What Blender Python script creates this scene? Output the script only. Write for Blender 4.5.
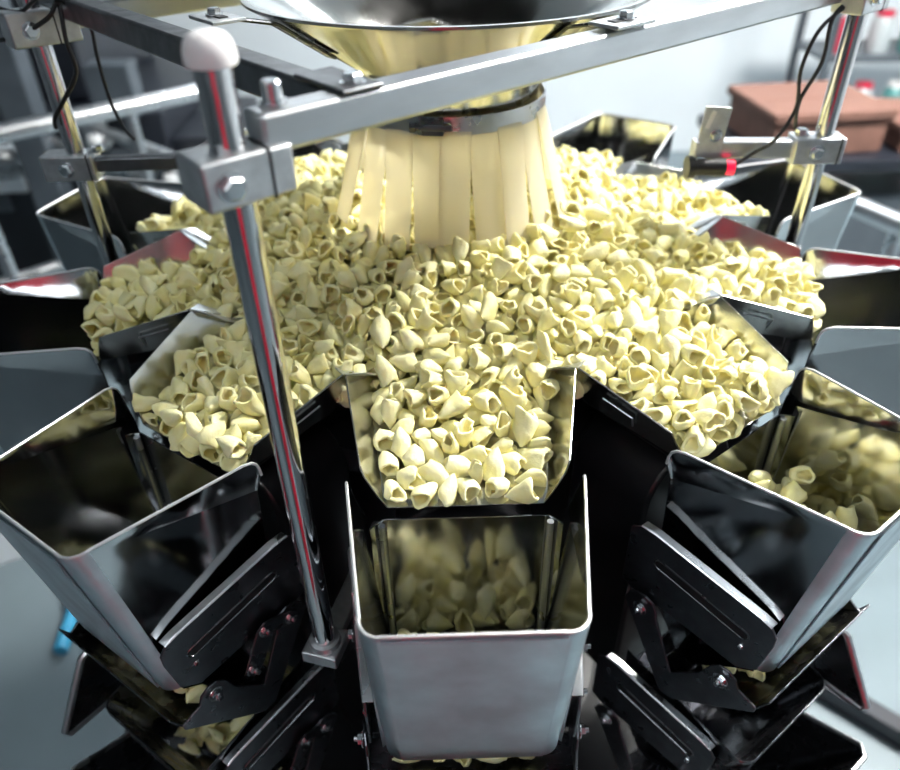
import bpy, bmesh, math, random
import numpy as np
from mathutils import Vector, Matrix
random.seed(7)
rng = np.random.default_rng(11)
PI = math.pi
for o in list(bpy.data.objects):
    bpy.data.objects.remove(o)
scene = bpy.context.scene
COL = scene.collection

# ------------------------------------------------------------------ camera
CAM = Vector((-0.0026, -0.8528, 0.7111))
PITCH, YAW, ROLL, FPX = math.radians(36.289), math.radians(-0.284), math.radians(-1.29), 737.25
fw = Vector((math.sin(YAW)*math.cos(PITCH), math.cos(YAW)*math.cos(PITCH), -math.sin(PITCH)))
rt = Vector((math.cos(YAW), -math.sin(YAW), 0.0))
up = rt.cross(fw)
r2 = rt*math.cos(ROLL) + up*math.sin(ROLL)
u2 = up*math.cos(ROLL) - rt*math.sin(ROLL)
cd = bpy.data.cameras.new('camera')
cd.sensor_fit = 'HORIZONTAL'; cd.sensor_width = 36.0; cd.lens = FPX/900*36.0
cd.clip_start = 0.02; cd.clip_end = 60
cd.dof.use_dof = True; cd.dof.focus_distance = 0.62; cd.dof.aperture_fstop = 3.8
cam = bpy.data.objects.new('camera', cd)
M3 = Matrix((r2, u2, -fw)).transposed()
cam.matrix_world = Matrix.Translation(CAM) @ M3.to_4x4()
COL.objects.link(cam)
scene.camera = cam

# ------------------------------------------------------------------ world, exposure
scene.view_settings.view_transform = 'Standard'
scene.view_settings.look = 'None'
scene.view_settings.gamma = 1.0
scene.view_settings.use_curve_mapping = False
scene.view_settings.exposure = 0.0
w = bpy.data.worlds.new('world'); scene.world = w; w.use_nodes = True
w.node_tree.nodes['Background'].inputs[0].default_value = (0.75, 0.85, 0.95, 1)
w.node_tree.nodes['Background'].inputs[1].default_value = 0.08
KEY, FILL = 270.0, 10.5

# ------------------------------------------------------------------ materials
MATS = {}
def mat(name, col, rough=0.5, metal=0.0, noise=0.0, nscale=40.0, stretch=(1, 1, 1), rnoise=0.0, bump=0.0,
        bscale=200.0, emit=0.0, col2=None, coat=0.0, sss=0.0, rand=0.0):
    m = bpy.data.materials.new(name); m.use_nodes = True
    nt = m.node_tree; b = nt.nodes['Principled BSDF']
    b.inputs['Roughness'].default_value = rough
    b.inputs['Metallic'].default_value = metal
    if coat: b.inputs['Coat Weight'].default_value = coat
    if sss:
        b.inputs['Subsurface Weight'].default_value = sss
        b.inputs['Subsurface Radius'].default_value = (0.006, 0.005, 0.002)
        b.inputs['Subsurface Scale'].default_value = 1.0
    c = (*col, 1)
    b.inputs['Base Color'].default_value = c
    tc = nt.nodes.new('ShaderNodeTexCoord'); mp = nt.nodes.new('ShaderNodeMapping')
    nt.links.new(tc.outputs['Object'], mp.inputs['Vector']); mp.inputs['Scale'].default_value = stretch
    nz = nt.nodes.new('ShaderNodeTexNoise'); nz.inputs['Scale'].default_value = nscale; nz.inputs['Detail'].default_value = 5
    nt.links.new(mp.outputs['Vector'], nz.inputs['Vector'])
    if noise > 0 or col2:
        c2 = (*(col2 if col2 else [x*(1-noise) for x in col]), 1)
        mx = nt.nodes.new('ShaderNodeMix'); mx.data_type = 'RGBA'
        mx.inputs['A'].default_value = c; mx.inputs['B'].default_value = c2
        cr = nt.nodes.new('ShaderNodeMapRange'); cr.inputs['From Min'].default_value = 0.35; cr.inputs['From Max'].default_value = 0.65
        nt.links.new(nz.outputs['Fac'], cr.inputs['Value'])
        out = cr.outputs['Result']
        if rand:
            oi = nt.nodes.new('ShaderNodeObjectInfo'); ma = nt.nodes.new('ShaderNodeMath'); ma.operation = 'MULTIPLY_ADD'
            ma.inputs[1].default_value = rand; nt.links.new(oi.outputs['Random'], ma.inputs[0]); nt.links.new(out, ma.inputs[2])
            ma.use_clamp = True; out = ma.outputs[0]
        nt.links.new(out, mx.inputs['Factor'])
        nt.links.new(mx.outputs['Result'], b.inputs['Base Color'])
    if rnoise:
        mr = nt.nodes.new('ShaderNodeMapRange')
        mr.inputs['From Min'].default_value = 0.3; mr.inputs['From Max'].default_value = 0.7
        mr.inputs['To Min'].default_value = max(0.02, rough-rnoise); mr.inputs['To Max'].default_value = rough+rnoise
        nt.links.new(nz.outputs['Fac'], mr.inputs['Value']); nt.links.new(mr.outputs['Result'], b.inputs['Roughness'])
    if bump:
        bn = nt.nodes.new('ShaderNodeBump'); bn.inputs['Strength'].default_value = bump; bn.inputs['Distance'].default_value = 0.001
        n2 = nt.nodes.new('ShaderNodeTexNoise'); n2.inputs['Scale'].default_value = bscale; n2.inputs['Detail'].default_value = 3
        nt.links.new(mp.outputs['Vector'], n2.inputs['Vector'])
        nt.links.new(n2.outputs['Fac'], bn.inputs['Height']); nt.links.new(bn.outputs['Normal'], b.inputs['Normal'])
    if emit:
        b.inputs['Emission Color'].default_value = c; b.inputs['Emission Strength'].default_value = emit
    MATS[name] = m
    return m

mat('steel_mirror', (0.60, 0.61, 0.62), 0.10, 1.0, noise=0.12, nscale=14, rnoise=0.045, bump=0.05, bscale=30)
mat('steel_satin', (0.62, 0.64, 0.66), 0.30, 1.0, noise=0.15, nscale=20, rnoise=0.07, bump=0.05, bscale=90)
mat('steel_tray', (0.60, 0.60, 0.57), 0.20, 1.0, noise=0.15, nscale=30, rnoise=0.06, bump=0.08, bscale=500)
mat('steel_front', (0.72, 0.83, 0.88), 0.46, 1.0, noise=0.28, nscale=14, rnoise=0.14, bump=0.05, bscale=120)
mat('steel_pole', (0.68, 0.68, 0.69), 0.09, 1.0, rnoise=0.03, nscale=40)
mat('steel_beam', (0.58, 0.60, 0.62), 0.34, 1.0, noise=0.12, nscale=60, stretch=(0.2, 1, 1), rnoise=0.06)
mat('beam_grey', (0.20, 0.21, 0.225), 0.4, 1.0, noise=0.2, nscale=50, rnoise=0.06)
mat('steel_funnel', (0.62, 0.62, 0.60), 0.17, 1.0, noise=0.1, nscale=20, rnoise=0.05)
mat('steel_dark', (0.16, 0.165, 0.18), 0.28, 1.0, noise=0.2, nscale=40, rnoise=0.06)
mat('steel_plate', (0.13, 0.135, 0.15), 0.33, 1.0, noise=0.2, nscale=60, rnoise=0.08)
mat('edge_steel', (0.80, 0.82, 0.84), 0.55, 1.0)
mat('bolt_steel', (0.72, 0.74, 0.76), 0.2, 1.0)
mat('black_metal', (0.012, 0.012, 0.014), 0.3, 0.0, noise=0.3, nscale=30)
mat('black_slot', (0.004, 0.004, 0.005), 0.5)
mat('black_rubber', (0.012, 0.012, 0.013), 0.45)
mat('white_plastic', (0.86, 0.84, 0.84), 0.35, coat=0.3)
mat('red_lens', (0.8, 0.01, 0.05), 0.3, emit=1.2)
mat('red_reflect', (0.42, 0.008, 0.03), 0.5, noise=0.15, nscale=4)  # red of the added stand-in, there only to be mirrored in the steel
mat('zinc', (0.70, 0.72, 0.74), 0.42, 1.0, noise=0.2, nscale=90)
mat('snack', (0.93, 0.85, 0.39), 0.6, 0.0, col2=(0.96, 0.91, 0.54), nscale=60, bump=1.0, bscale=190, sss=0.10, rand=0.5)
mat('snack_inside', (0.91, 0.82, 0.36), 0.65, 0.0, col2=(0.94, 0.87, 0.48), nscale=60, bump=1.0, bscale=190, rand=0.4)
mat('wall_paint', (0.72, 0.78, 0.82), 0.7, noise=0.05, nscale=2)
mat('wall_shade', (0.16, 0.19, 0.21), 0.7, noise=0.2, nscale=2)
mat('floor_resin', (0.175, 0.225, 0.25), 0.35, noise=0.15, nscale=3)
mat('ceiling_paint', (0.5, 0.53, 0.55), 0.8, noise=0.1, nscale=2)
mat('machine_navy', (0.018, 0.022, 0.032), 0.35, noise=0.4, nscale=5)
mat('machine_grey', (0.09, 0.11, 0.13), 0.4, noise=0.3, nscale=6)
mat('cardboard', (0.20, 0.10, 0.075), 0.8, noise=0.3, nscale=12, stretch=(1, 6, 1))
mat('jar_red', (0.55, 0.02, 0.06), 0.35)
mat('jar_teal', (0.10, 0.30, 0.30), 0.3)
mat('jar_grey', (0.45, 0.50, 0.52), 0.3)
mat('blue_hose', (0.02, 0.30, 0.52), 0.4)
mat('green_tape', (0.02, 0.25, 0.12), 0.5)
mat('lamp_key', (1.0, 0.98, 0.94), 0.5, emit=KEY)
mat('lamp_fill', (0.90, 0.96, 1.0), 0.5, emit=FILL)
mat('lamp_wall_fill', (0.93, 0.97, 1.0), 0.5, emit=20.0)
mat('lamp_case', (0.75, 0.76, 0.77), 0.5)
# translucent strip plastic
m = bpy.data.materials.new('strip_plastic'); m.use_nodes = True; nt = m.node_tree
for n in list(nt.nodes): nt.nodes.remove(n)
out = nt.nodes.new('ShaderNodeOutputMaterial')
df = nt.nodes.new('ShaderNodeBsdfPrincipled'); df.inputs['Base Color'].default_value = (0.95, 0.915, 0.77, 1); df.inputs['Roughness'].default_value = 0.35
tl = nt.nodes.new('ShaderNodeBsdfTranslucent'); tl.inputs['Color'].default_value = (0.95, 0.90, 0.69, 1)
tp = nt.nodes.new('ShaderNodeBsdfTransparent'); tp.inputs['Color'].default_value = (0.97, 0.94, 0.84, 1)
x1 = nt.nodes.new('ShaderNodeMixShader'); x1.inputs[0].default_value = 0.45
x2 = nt.nodes.new('ShaderNodeMixShader'); x2.inputs[0].default_value = 0.30
nt.links.new(df.outputs[0], x1.inputs[1]); nt.links.new(tl.outputs[0], x1.inputs[2])
nt.links.new(x1.outputs[0], x2.inputs[1]); nt.links.new(tp.outputs[0], x2.inputs[2]); nt.links.new(x2.outputs[0], out.inputs[0])
MATS['strip_plastic'] = m

# ------------------------------------------------------------------ mesh helpers
class B:
    def __init__(s): s.v = []; s.f = []
    def add(s, V, F):
        n = len(s.v); s.v += [tuple(p) for p in V]; s.f += [tuple(i+n for i in f) for f in F]; return s
    def box(s, c, size, R=None):
        c = Vector(c); h = [k/2 for k in size]
        V = [Vector((x*h[0], y*h[1], z*h[2])) for x in (-1, 1) for y in (-1, 1) for z in (-1, 1)]
        if R is not None: V = [R @ p for p in V]
        return s.add([c+p for p in V], [(0, 1, 3, 2), (4, 6, 7, 5), (0, 4, 5, 1), (2, 3, 7, 6), (0, 2, 6, 4), (1, 5, 7, 3)])
    def prism(s, poly, off):
        off = Vector(off); P = [Vector(p) for p in poly]; n = len(P)
        V = P + [p+off for p in P]
        F = [tuple(range(n-1, -1, -1)), tuple(range(n, 2*n))] + [(i, (i+1) % n, n+(i+1) % n, n+i) for i in range(n)]
        return s.add(V, F)
    def tube(s, pts, r, n=12, caps=True, twist=0.0):
        pts = [Vector(p) for p in pts]; rs = r if isinstance(r, (list, tuple)) else [r]*len(pts)
        V = []; F = []
        t0 = (pts[1]-pts[0]).normalized(); a = t0.orthogonal().normalized()
        for i, p in enumerate(pts):
            t = (pts[min(i+1, len(pts)-1)]-pts[max(i-1, 0)])
            t = t.normalized() if t.length > 1e-9 else t0
            a = (a - t*a.dot(t)).normalized(); b = t.cross(a)
            for k in range(n):
                an = 2*PI*k/n+twist; V.append(p+(a*math.cos(an)+b*math.sin(an))*rs[i])
        for i in range(len(pts)-1):
            for k in range(n):
                F.append((i*n+k, i*n+(k+1) % n, (i+1)*n+(k+1) % n, (i+1)*n+k))
        if caps:
            F.append(tuple(range(n-1, -1, -1))); F.append(tuple((len(pts)-1)*n+k for k in range(n)))
        return s.add(V, F)
    def lathe(s, prof, n=64, c=(0, 0, 0), closed=False):
        V = []; F = []; m_ = len(prof)
        for k in range(n):
            a = 2*PI*k/n
            for (r, z) in prof: V.append((c[0]+r*math.cos(a), c[1]+r*math.sin(a), c[2]+z))
        for k in range(n):
            k2 = (k+1) % n
            for i in range(m_-1 if not closed else m_):
                j = (i+1) % m_
                F.append((k*m_+i, k2*m_+i, k2*m_+j, k*m_+j))
        return s.add(V, F)
    def grid(s, rows):
        n = len(rows[0]); V = [p for r in rows for p in r]
        F = [(i*n+j, i*n+j+1, (i+1)*n+j+1, (i+1)*n+j) for i in range(len(rows)-1) for j in range(n-1)]
        return s.add(V, F)
    def mesh(s, name, m, smooth=True, ang=35):
        me = bpy.data.meshes.new(name); me.from_pydata(s.v, [], s.f); me.validate(); me.update()
        bm = bmesh.new(); bm.from_mesh(me); bmesh.ops.recalc_face_normals(bm, faces=bm.faces); bm.to_mesh(me); bm.free()
        if smooth:
            me.polygons.foreach_set('use_smooth', [True]*len(me.polygons)); me.set_sharp_from_angle(angle=math.radians(ang))
        me.materials.append(MATS[m]); return me
    def build(s, name, m, parent=None, smooth=True, ang=35, solid=0.0, bevel=0.0, loc=None, soff=0.0):
        o = bpy.data.objects.new(name, s.mesh(name, m, smooth, ang)); COL.objects.link(o)
        if parent: o.parent = parent
        if loc: o.location = loc
        if solid:
            md = o.modifiers.new('thickness', 'SOLIDIFY'); md.thickness = solid; md.offset = soff; md.use_even_offset = True
        if bevel:
            md = o.modifiers.new('edge', 'BEVEL'); md.width = bevel; md.segments = 2; md.limit_method = 'ANGLE'; md.angle_limit = math.radians(40)
        if (solid or bevel) and smooth:
            md = o.modifiers.new('normals', 'WEIGHTED_NORMAL'); md.weight = 100; md.keep_sharp = True
        return o

def tag(o, label=None, cat=None, group=None, kind=None):
    if label: o['label'] = label
    if cat: o['category'] = cat
    if group: o['group'] = group
    if kind: o['kind'] = kind
    return o
def empty(name, loc=(0, 0, 0), rz=0.0):
    o = bpy.data.objects.new(name, None); COL.objects.link(o); o.location = loc; o.rotation_euler = (0, 0, rz)
    o.empty_display_size = 0.02
    return o
def copy_tree(o, parent=None):
    c = o.copy(); COL.objects.link(c); c.parent = parent
    for ch in list(o.children): copy_tree(ch, c)
    return c
def bolt_mesh(r=0.0045, h=0.004):
    b = B()
    b.lathe([(0, 0), (r*1.75, 0), (r*1.8, 0.0008), (r*1.75, 0.0016), (r*1.1, 0.0018)], 16)
    b.tube([(0, 0, 0.001), (0, 0, 0.0016+h)], r*1.12, 6)
    b.tube([(0, 0, h), (0, 0, h+0.005)], [r*0.62, r*0.58], 10)
    return b.mesh('bolt', 'bolt_steel', ang=30)
BOLT = bolt_mesh()
HEX = B().lathe([(0, 0), (0.0066, 0), (0.0066, 0.0008), (0.004, 0.0009)], 18).tube([(0, 0, 0.0006), (0, 0, 0.0042), (0, 0, 0.0050)], [0.0052, 0.0052, 0.0043], 6).mesh('hex_bolt', 'bolt_steel', ang=25)
def bolt(parent, loc, axis=(0, 0, 1), s=1.0, name='bolt', me=None):
    o = bpy.data.objects.new(name, me or HEX); COL.objects.link(o); o.parent = parent; o.location = loc
    o.rotation_euler = Vector(axis).to_track_quat('Z', 'Y').to_euler(); o.scale = (s, s, s)
    return o

TH0 = 0.81
def head_rot(k): return math.radians(k*36+TH0) - PI/2
def head_pt(k, R, l, z):
    t = math.radians(k*36+TH0)
    return Vector((R*math.sin(t)+l*math.cos(t), -R*math.cos(t)+l*math.sin(t), z))
def place(o, k, R0, z0):
    o.location = head_pt(k, R0, 0, z0); o.rotation_euler = (0, 0, head_rot(k))
def ray_dir(px, py): return fw + r2*((px-450)/FPX) + u2*((385-py)/FPX)
def at_z(px, py, z):
    d = ray_dir(px, py); return CAM + d*((z-CAM.z)/d.z)

# ------------------------------------------------------------------ the hall
FZ = -1.15
def struct(name, b, m, **k):
    o = b.build(name, m, None, smooth=False, **k); o['kind'] = 'structure'; return o
struct('floor', B().box((0.2, 0.5, FZ-0.05), (10, 12, 0.1)), 'floor_resin')
struct('ceiling', B().box((0.2, 0.5, 2.75), (10, 12, 0.1)), 'ceiling_paint')
struct('wall_back', B().box((0.2, 4.60, 0.8), (10, 0.1, 4.0)), 'wall_paint')
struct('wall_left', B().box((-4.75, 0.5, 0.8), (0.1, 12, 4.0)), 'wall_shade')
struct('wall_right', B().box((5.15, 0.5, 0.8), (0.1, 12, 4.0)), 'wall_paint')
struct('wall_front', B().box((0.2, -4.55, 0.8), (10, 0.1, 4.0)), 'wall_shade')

# ------------------------------------------------------------------ ceiling lamps, out of view; wall and fill lamps are added
def unseen_ceiling_lamp(x, y, L, W, rz, label, lm='lamp_fill'):
    t = empty('unseen_ceiling_lamp', (x, y, 2.55), rz); tag(t, label, 'lamp')
    c = B(); c.box((0, 0, 0.045), (L+0.06, W+0.06, 0.09)); c.build('lamp_housing', 'lamp_case', t, smooth=False, bevel=0.01)
    d = B(); d.box((0, 0, -0.008), (L, W, 0.02)); d.build('diffuser', lm, t, smooth=False, bevel=0.004)
    s = B()
    for q in (-1, 1): s.tube([(q*L*0.35, 0, 0.08), (q*L*0.35, 0, 0.16)], 0.008, 8)
    s.build('hanger_rod', 'zinc', t)
unseen_ceiling_lamp(2.0, 0.75, 0.9, 0.5, 0.0, 'bright white ceiling lamp above the brightly lit hopper', 'lamp_key')
unseen_ceiling_lamp(0.4, 3.2, 2.6, 0.6, 0.0, 'long unseen ceiling lamp added to brighten the pale back wall', 'lamp_wall_fill')  # added lamp out of view, brightens the back wall
unseen_ceiling_lamp(-0.6, -2.3, 2.2, 0.4, 0.0, 'unseen white ceiling lamp added as soft front fill')  # added fill lamp out of view, lifts the front faces

# ------------------------------------------------------------------ weigher body
wb = empty('weigher_body', (0, 0, FZ)); tag(wb, 'black central body of the weighing machine under the snack heap', 'machine')
B().lathe([(0, 0.0), (0.30, 0.0), (0.30, 0.55), (0.255, 0.60), (0.255, 1.30), (0.30, 1.33), (0.30, 1.36), (0, 1.36)], 60).build('drum', 'black_metal', wb)
B().lathe([(0.0, 1.505), (0.06, 1.50), (0.30, 1.435), (0.312, 1.428), (0.31, 1.424), (0.06, 1.44), (0, 1.44)], 80).build('dispersion_cone', 'steel_tray', wb)
B().tube([(0, 0, 1.35), (0, 0, 1.46)], 0.09, 24).build('cone_shaft', 'black_metal', wb)
B().lathe([(0.20, 0.62), (0.60, 0.62), (0.61, 0.625), (0.60, 0.63), (0.20, 0.63)], 80).build('lower_table', 'black_metal', wb)
def drive_housing():
    b = B(); P = []
    hw = 0.066
    for (y, z) in [(-hw, 0.0), (hw, 0.0)]: P.append((0, y, z))
    for i in range(13):
        a = PI*i/12; P.append((0, hw*math.cos(a), 0.285+0.055*math.sin(a)))
    b.prism(P, (0.10, 0, 0))
    h = bpy.data.objects.new('drive_housing', b.mesh('drive_housing', 'black_metal', ang=30))
    COL.objects.link(h)
    md = h.modifiers.new('edge', 'BEVEL'); md.width = 0.004; md.segments = 2; md.limit_method = 'ANGLE'; md.angle_limit = math.radians(50)
    return h
DH = drive_housing()
def rod_mesh(L, r):
    b = B(); b.tube([(0, 0, 0), (L, 0, 0), (L, 0, 0), (L+0.008, 0, 0)], [r, r, r*1.6, r*1.6], 12); return b.mesh('pusher_rod', 'bolt_steel', ang=30)
ROD = rod_mesh(0.024, 0.0042)
for k in range(10):
    h = DH if k == 0 else DH.copy()
    if k: COL.objects.link(h)
    h.parent = wb; p = head_pt(k, 0.29, 0, -0.10-FZ); h.location = p; h.rotation_euler = (0, 0, head_rot(k))
    for (y, z) in [(-0.056, 0.235), (0.056, 0.235), (-0.044, 0.20), (0.044, 0.20), (-0.058, 0.165), (0.058, 0.165)]:
        ro = bpy.data.objects.new('pusher_rod', ROD); COL.objects.link(ro); ro.parent = h; ro.location = (0.095, y, z)
for (k, s_) in ((1, 1), (-1, -1)):
    ol = [(0.31, -0.03), (0.545, 0.026), (0.552, 0.024), (0.598, -0.052), (0.595, -0.06), (0.50, -0.063), (0.31, -0.063)]
    V = [head_pt(k, R, s_*0.10, z-FZ) for R, z in ol]; off_ = head_pt(k, 0, s_*0.003, 0)
    pp = B().prism(V, off_).build('partition_plate', 'steel_dark', wb)
    B().tube([head_pt(k, R, s_*0.1015, z-FZ) for R, z in ol[1:6]], 0.004, 8).build('rolled_edge', 'steel_satin', pp)

# ------------------------------------------------------------------ feeder trays
TR0, TZ0 = 0.37, 0.268
TRAY_LABEL = {
 0: 'steel feeder tray tipping snacks above the frosted-front hopper', 1: 'brightly lit steel feeder tray heaped highest, next to the tray above the frosted-front hopper',
 2: 'heaped steel feeder tray beneath the red-tipped photo sensor', 3: 'steel feeder tray just behind the pole carrying the red-tipped sensor',
 4: 'steel feeder tray with bare side wall between funnel and sensor pole', 5: 'steel feeder tray hidden directly behind the plastic strip curtain',
 -1: 'shaded steel feeder tray crossed by the white-capped pole', -2: 'shaded steel feeder tray facing the pole with dangling cables',
 -3: 'steel feeder tray behind the pole with dangling cables', -4: 'steel feeder tray behind the clamp of the white-capped pole'}
def make_tray():
    t = empty('feeder_tray')
    def P(R, l, z): return (R-TR0, l, z-TZ0)
    st = [(0.25, 0.062, 0.288, 0.072, 0.302), (0.285, 0.074, 0.2865, 0.0875, 0.312), (0.319, 0.083, 0.284, 0.1022, 0.3335), (0.345, 0.079, 0.2815, 0.0975, 0.3272),
          (0.38, 0.0735, 0.278, 0.0908, 0.3186), (0.413, 0.069, 0.2745, 0.0845, 0.3105)]
    fl = B(); rows = [[P(R, -h+2*h*j/8, z) for j in range(9)] for (R, h, z, a, b_) in st]
    rows.append([P(0.424, -0.064+0.128*j/8, 0.2732) for j in range(9)])
    fl.grid(rows).build('tray_floor', 'steel_tray', t, solid=0.0015)
    for s in (-1, 1):
        wl = B(); low = [P(R, s*h, z) for (R, h, z, a, b_) in st]; top = [P(R, s*a, b_) for (R, h, z, a, b_) in st]
        mid = [tuple((low[i][q]*0.72+top[i][q]*0.28) for q in range(3)) for i in range(len(st))]
        low.append(P(0.424, s*0.064, 0.2732)); mid.append(P(0.421, s*0.0715, 0.283)); top.append(P(0.4165, s*0.0815, 0.300))
        wl.grid([low, mid, top]).build('side_wall', 'steel_tray', t, solid=0.0015, bevel=0.0004)
        # pressed rectangular tab on the outside of the wall
        e = B(); y = s*0.0915
        for (Ra, za, Rb, zb) in [(0.345, 0.312, 0.375, 0.305), (0.375, 0.305, 0.372, 0.291)]:
            e.tube([P(Ra, s*(0.0945 if Ra < 0.36 else 0.0885)+s*0.0012, za), P(Rb, s*(0.0885 if za > 0.31 or zb > 0.3 else 0.082)+s*0.0012, zb)], 0.0009, 6)
        e.build('pressed_rib', 'steel_satin', t)
        # folded corner tab where neighbouring trays meet
        c = B(); c.grid([[P(0.319, s*0.1022, 0.3335), P(0.300, s*0.0955, 0.3215), P(0.288, s*0.089, 0.313)],
                         [P(0.311, s*0.086, 0.3295), P(0.297, s*0.080, 0.317), P(0.284, s*0.077, 0.309)]]).build('corner_tab', 'steel_satin', t, solid=0.0014)
    B().box(P(0.34, 0, 0.262), (0.12, 0.10, 0.028)).build('vibrator_mount', 'black_metal', t, smooth=False, bevel=0.004)
    return t
tray0 = make_tray()
trays = {}
for k in range(-4, 6):
    o = tray0 if k == 0 else copy_tree(tray0); trays[k] = o
    place(o, k, TR0, TZ0); tag(o, TRAY_LABEL[k], 'tray', 'radial feeder trays')

# ------------------------------------------------------------------ hoppers
HR0, HZ0 = 0.48, 0.014
def lat(R): return 0.095-(R-0.423)*0.154
def make_hopper(upper=True):
    t = empty('pool_hopper' if upper else 'weigh_hopper')
    dR, dz = (0.0, 0.0) if upper else (-0.012, -0.215)
    z0 = HZ0 if upper else HZ0-0.215
    def P(R, l, z): return (R+dR-HR0, l, z+dz-z0)
    # --- bent body: side, rounded corner, front, rounded corner, side
    cols = []          # (R, l, ztop, zcrease, crease_in, bottomR, bottom_l, zbot)
    Rs = [0.4205, 0.4212, 0.423, 0.427, 0.434, 0.445, 0.465, 0.49, 0.515, 0.54, 0.560]
    ear = {0.4205: 0.288, 0.4212: 0.296, 0.423: 0.3015, 0.427: 0.3055, 0.434: 0.3075}
    half = []
    for R in Rs:
        zt = ear.get(R, 0.3075+(R-0.434)/(0.575-0.434)*0.0065)
        cr = min(zt-0.003, 0.268+(R-0.428)/(0.547-0.428)*0.038)
        ci = 0.0105*max(0.0, 1-(R-0.42)/0.135)
        zb = 0.100-(R-0.42)*1.05 if R < 0.478 else 0.039+(R-0.478)*0.84
        bR = R-0.029*max(0, (R-0.44)/0.135)
        if not upper:
            zt = 0.206-(R-0.42)*0.10; cr = zt-0.006; ci = 0.0
        half.append((R, lat(R) if upper else 0.0745, zt, cr, ci, bR, 0.0725, zb))
    arc = []
    rc = 0.011
    for i in range(1, 14):
        a = (PI/2)*i/14
        R = 0.560+0.015*math.sin(a); l = 0.0742-0.0145*(1-math.cos(a))
        zt = 0.3135 if upper else 0.206-(R-0.42)*0.10
        arc.append((R, l, zt, zt-0.004, 0, R-0.029, l-0.003, 0.1075))
    zt = 0.314 if upper else 0.1905
    front = [(0.575, y, zt, zt-0.004, 0, 0.546, y*0.97, 0.109) for y in (0.056, 0.03, 0.0)]
    seq = half+arc+front
    full = [(*c[:1], -c[1], *c[2:6], -c[6], c[7]) for c in seq] + [c for c in seq[::-1] if c[1] != 0.0]
    rows = [[], [], [], []]
    for (R, l, ztp, zc, ci, bR, bl, zb) in full:
        s = 1 if l >= 0 else -1
        rows[0].append(P(R, l, ztp)); rows[1].append(P(R, l-s*ci, zc))
        rows[2].append(P(R*0.5+bR*0.5, (l-s*ci)*0.5+bl*0.5, zc*0.5+zb*0.5)); rows[3].append(P(bR, bl, zb))
    body = B().grid(rows)
    # front strip is more worn / satin: own part
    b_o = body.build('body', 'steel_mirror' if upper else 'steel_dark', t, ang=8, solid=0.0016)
    if upper:      # the bent corners and the front are satin finished, the cheeks polished
        b_o.data.materials.append(MATS['steel_front']); nc = len(full)-1; n0 = len(half)-1
        for p in b_o.data.polygons:
            c_ = p.index % nc
            if n0 <= c_ < nc-n0: p.material_index = 1
        b_o.modifiers['thickness'].material_offset = -1
    fp = B()
    if upper:
        fp.grid([[P(0.5775-0.029*q, y*(1-0.03*q), 0.311-0.200*q) for y in (-0.0585, -0.03, 0, 0.03, 0.0585)] for q in (0, 0.5, 1)])
        fp.build('front_plate', 'steel_front', t, solid=0.0016)
        # rolled lip
        lp = [P(c[0], c[1], c[2]) for c in full]
        B().tube(lp, 0.0013, 6).build('top_lip', 'edge_steel', t)
    # back wall
    bk = B(); top = 0.262 if upper else 0.19
    prof = [(-0.079, 0.437), (-0.073, 0.4295), (-0.069, 0.4265), (0.069, 0.4265), (0.073, 0.4295), (0.079, 0.437)]
    bk.grid([[P(R, l, z) for (l, R) in prof] for z in (top, 0.16, 0.105)])
    bk.grid([[P(0.4265, l, 0.105) for l in (-0.072, 0, 0.072)], [P(0.472, l, 0.062) for l in (-0.072, 0, 0.072)]])
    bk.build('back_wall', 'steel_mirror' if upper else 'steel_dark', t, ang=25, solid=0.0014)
    for s in (-1, 1):
        B().tube([P(0.4315, s*0.0695, top-0.002), P(0.4315, s*0.0695, 0.10)], 0.003, 10).build('inner_rib', 'steel_satin', t)
        # --- hanger plate with slot
        def Q(R, z, off): return P(R, s*(lat(R)+off), z)
        hp = [(0.404, 0.205), (0.414, 0.2115), (0.428, 0.2105), (0.530, 0.187), (0.541, 0.183), (0.547, 0.174), (0.547, 0.162), (0.541, 0.124), (0.525, 0.112), (0.49, 0.118), (0.45, 0.124), (0.415, 0.127), (0.404, 0.134)]
        pl = B().prism([Q(R, z, 0.0045) for R, z in hp], (0, s*0.0025, 0)).build('hanger_plate', 'steel_plate', t, ang=25, bevel=0.0007)
        fe = B(); tp_ = [(0.414, 0.2115), (0.428, 0.2105), (0.530, 0.187), (0.541, 0.183)]
        fe.grid([[Q(R, z, 0.0075) for R, z in tp_], [Q(R, z+0.0012, 0.006) for R, z in tp_], [Q(R, z+0.0008, -0.001) for R, z in tp_]])
        fe.build('folded_edge', 'steel_satin', pl, solid=0.0016, bevel=0.0004)
        n_ = []
        a0, b0 = Vector((0.438, 0.178)), Vector((0.522, 0.157)); d = (b0-a0).normalized(); q = Vector((-d.y, d.x))
        for i in range(9):
            an = PI/2+PI*i/8; n_.append(a0+(d*math.cos(an)+q*math.sin(an))*0.0052)
        for i in range(9):
            an = -PI/2+PI*i/8; n_.append(b0+(d*math.cos(an)+q*math.sin(an))*0.0052)
        B().prism([Q(p.x, p.y, 0.0066) for p in n_], (0, s*0.0009, 0)).build('slot', 'black_slot', pl)
        B().tube([Q(p.x, p.y, 0.0072) for p in n_+n_[:2]], 0.0011, 6).build('slot_rim', 'steel_dark', pl)
        bolt(pl, Q(0.523, 0.141, 0.007), (0, s, 0), 0.45, 'rivet')
    # --- gate: two boomerang arms and the trough shaped flap
    g = empty('gate'); g.parent = t
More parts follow.
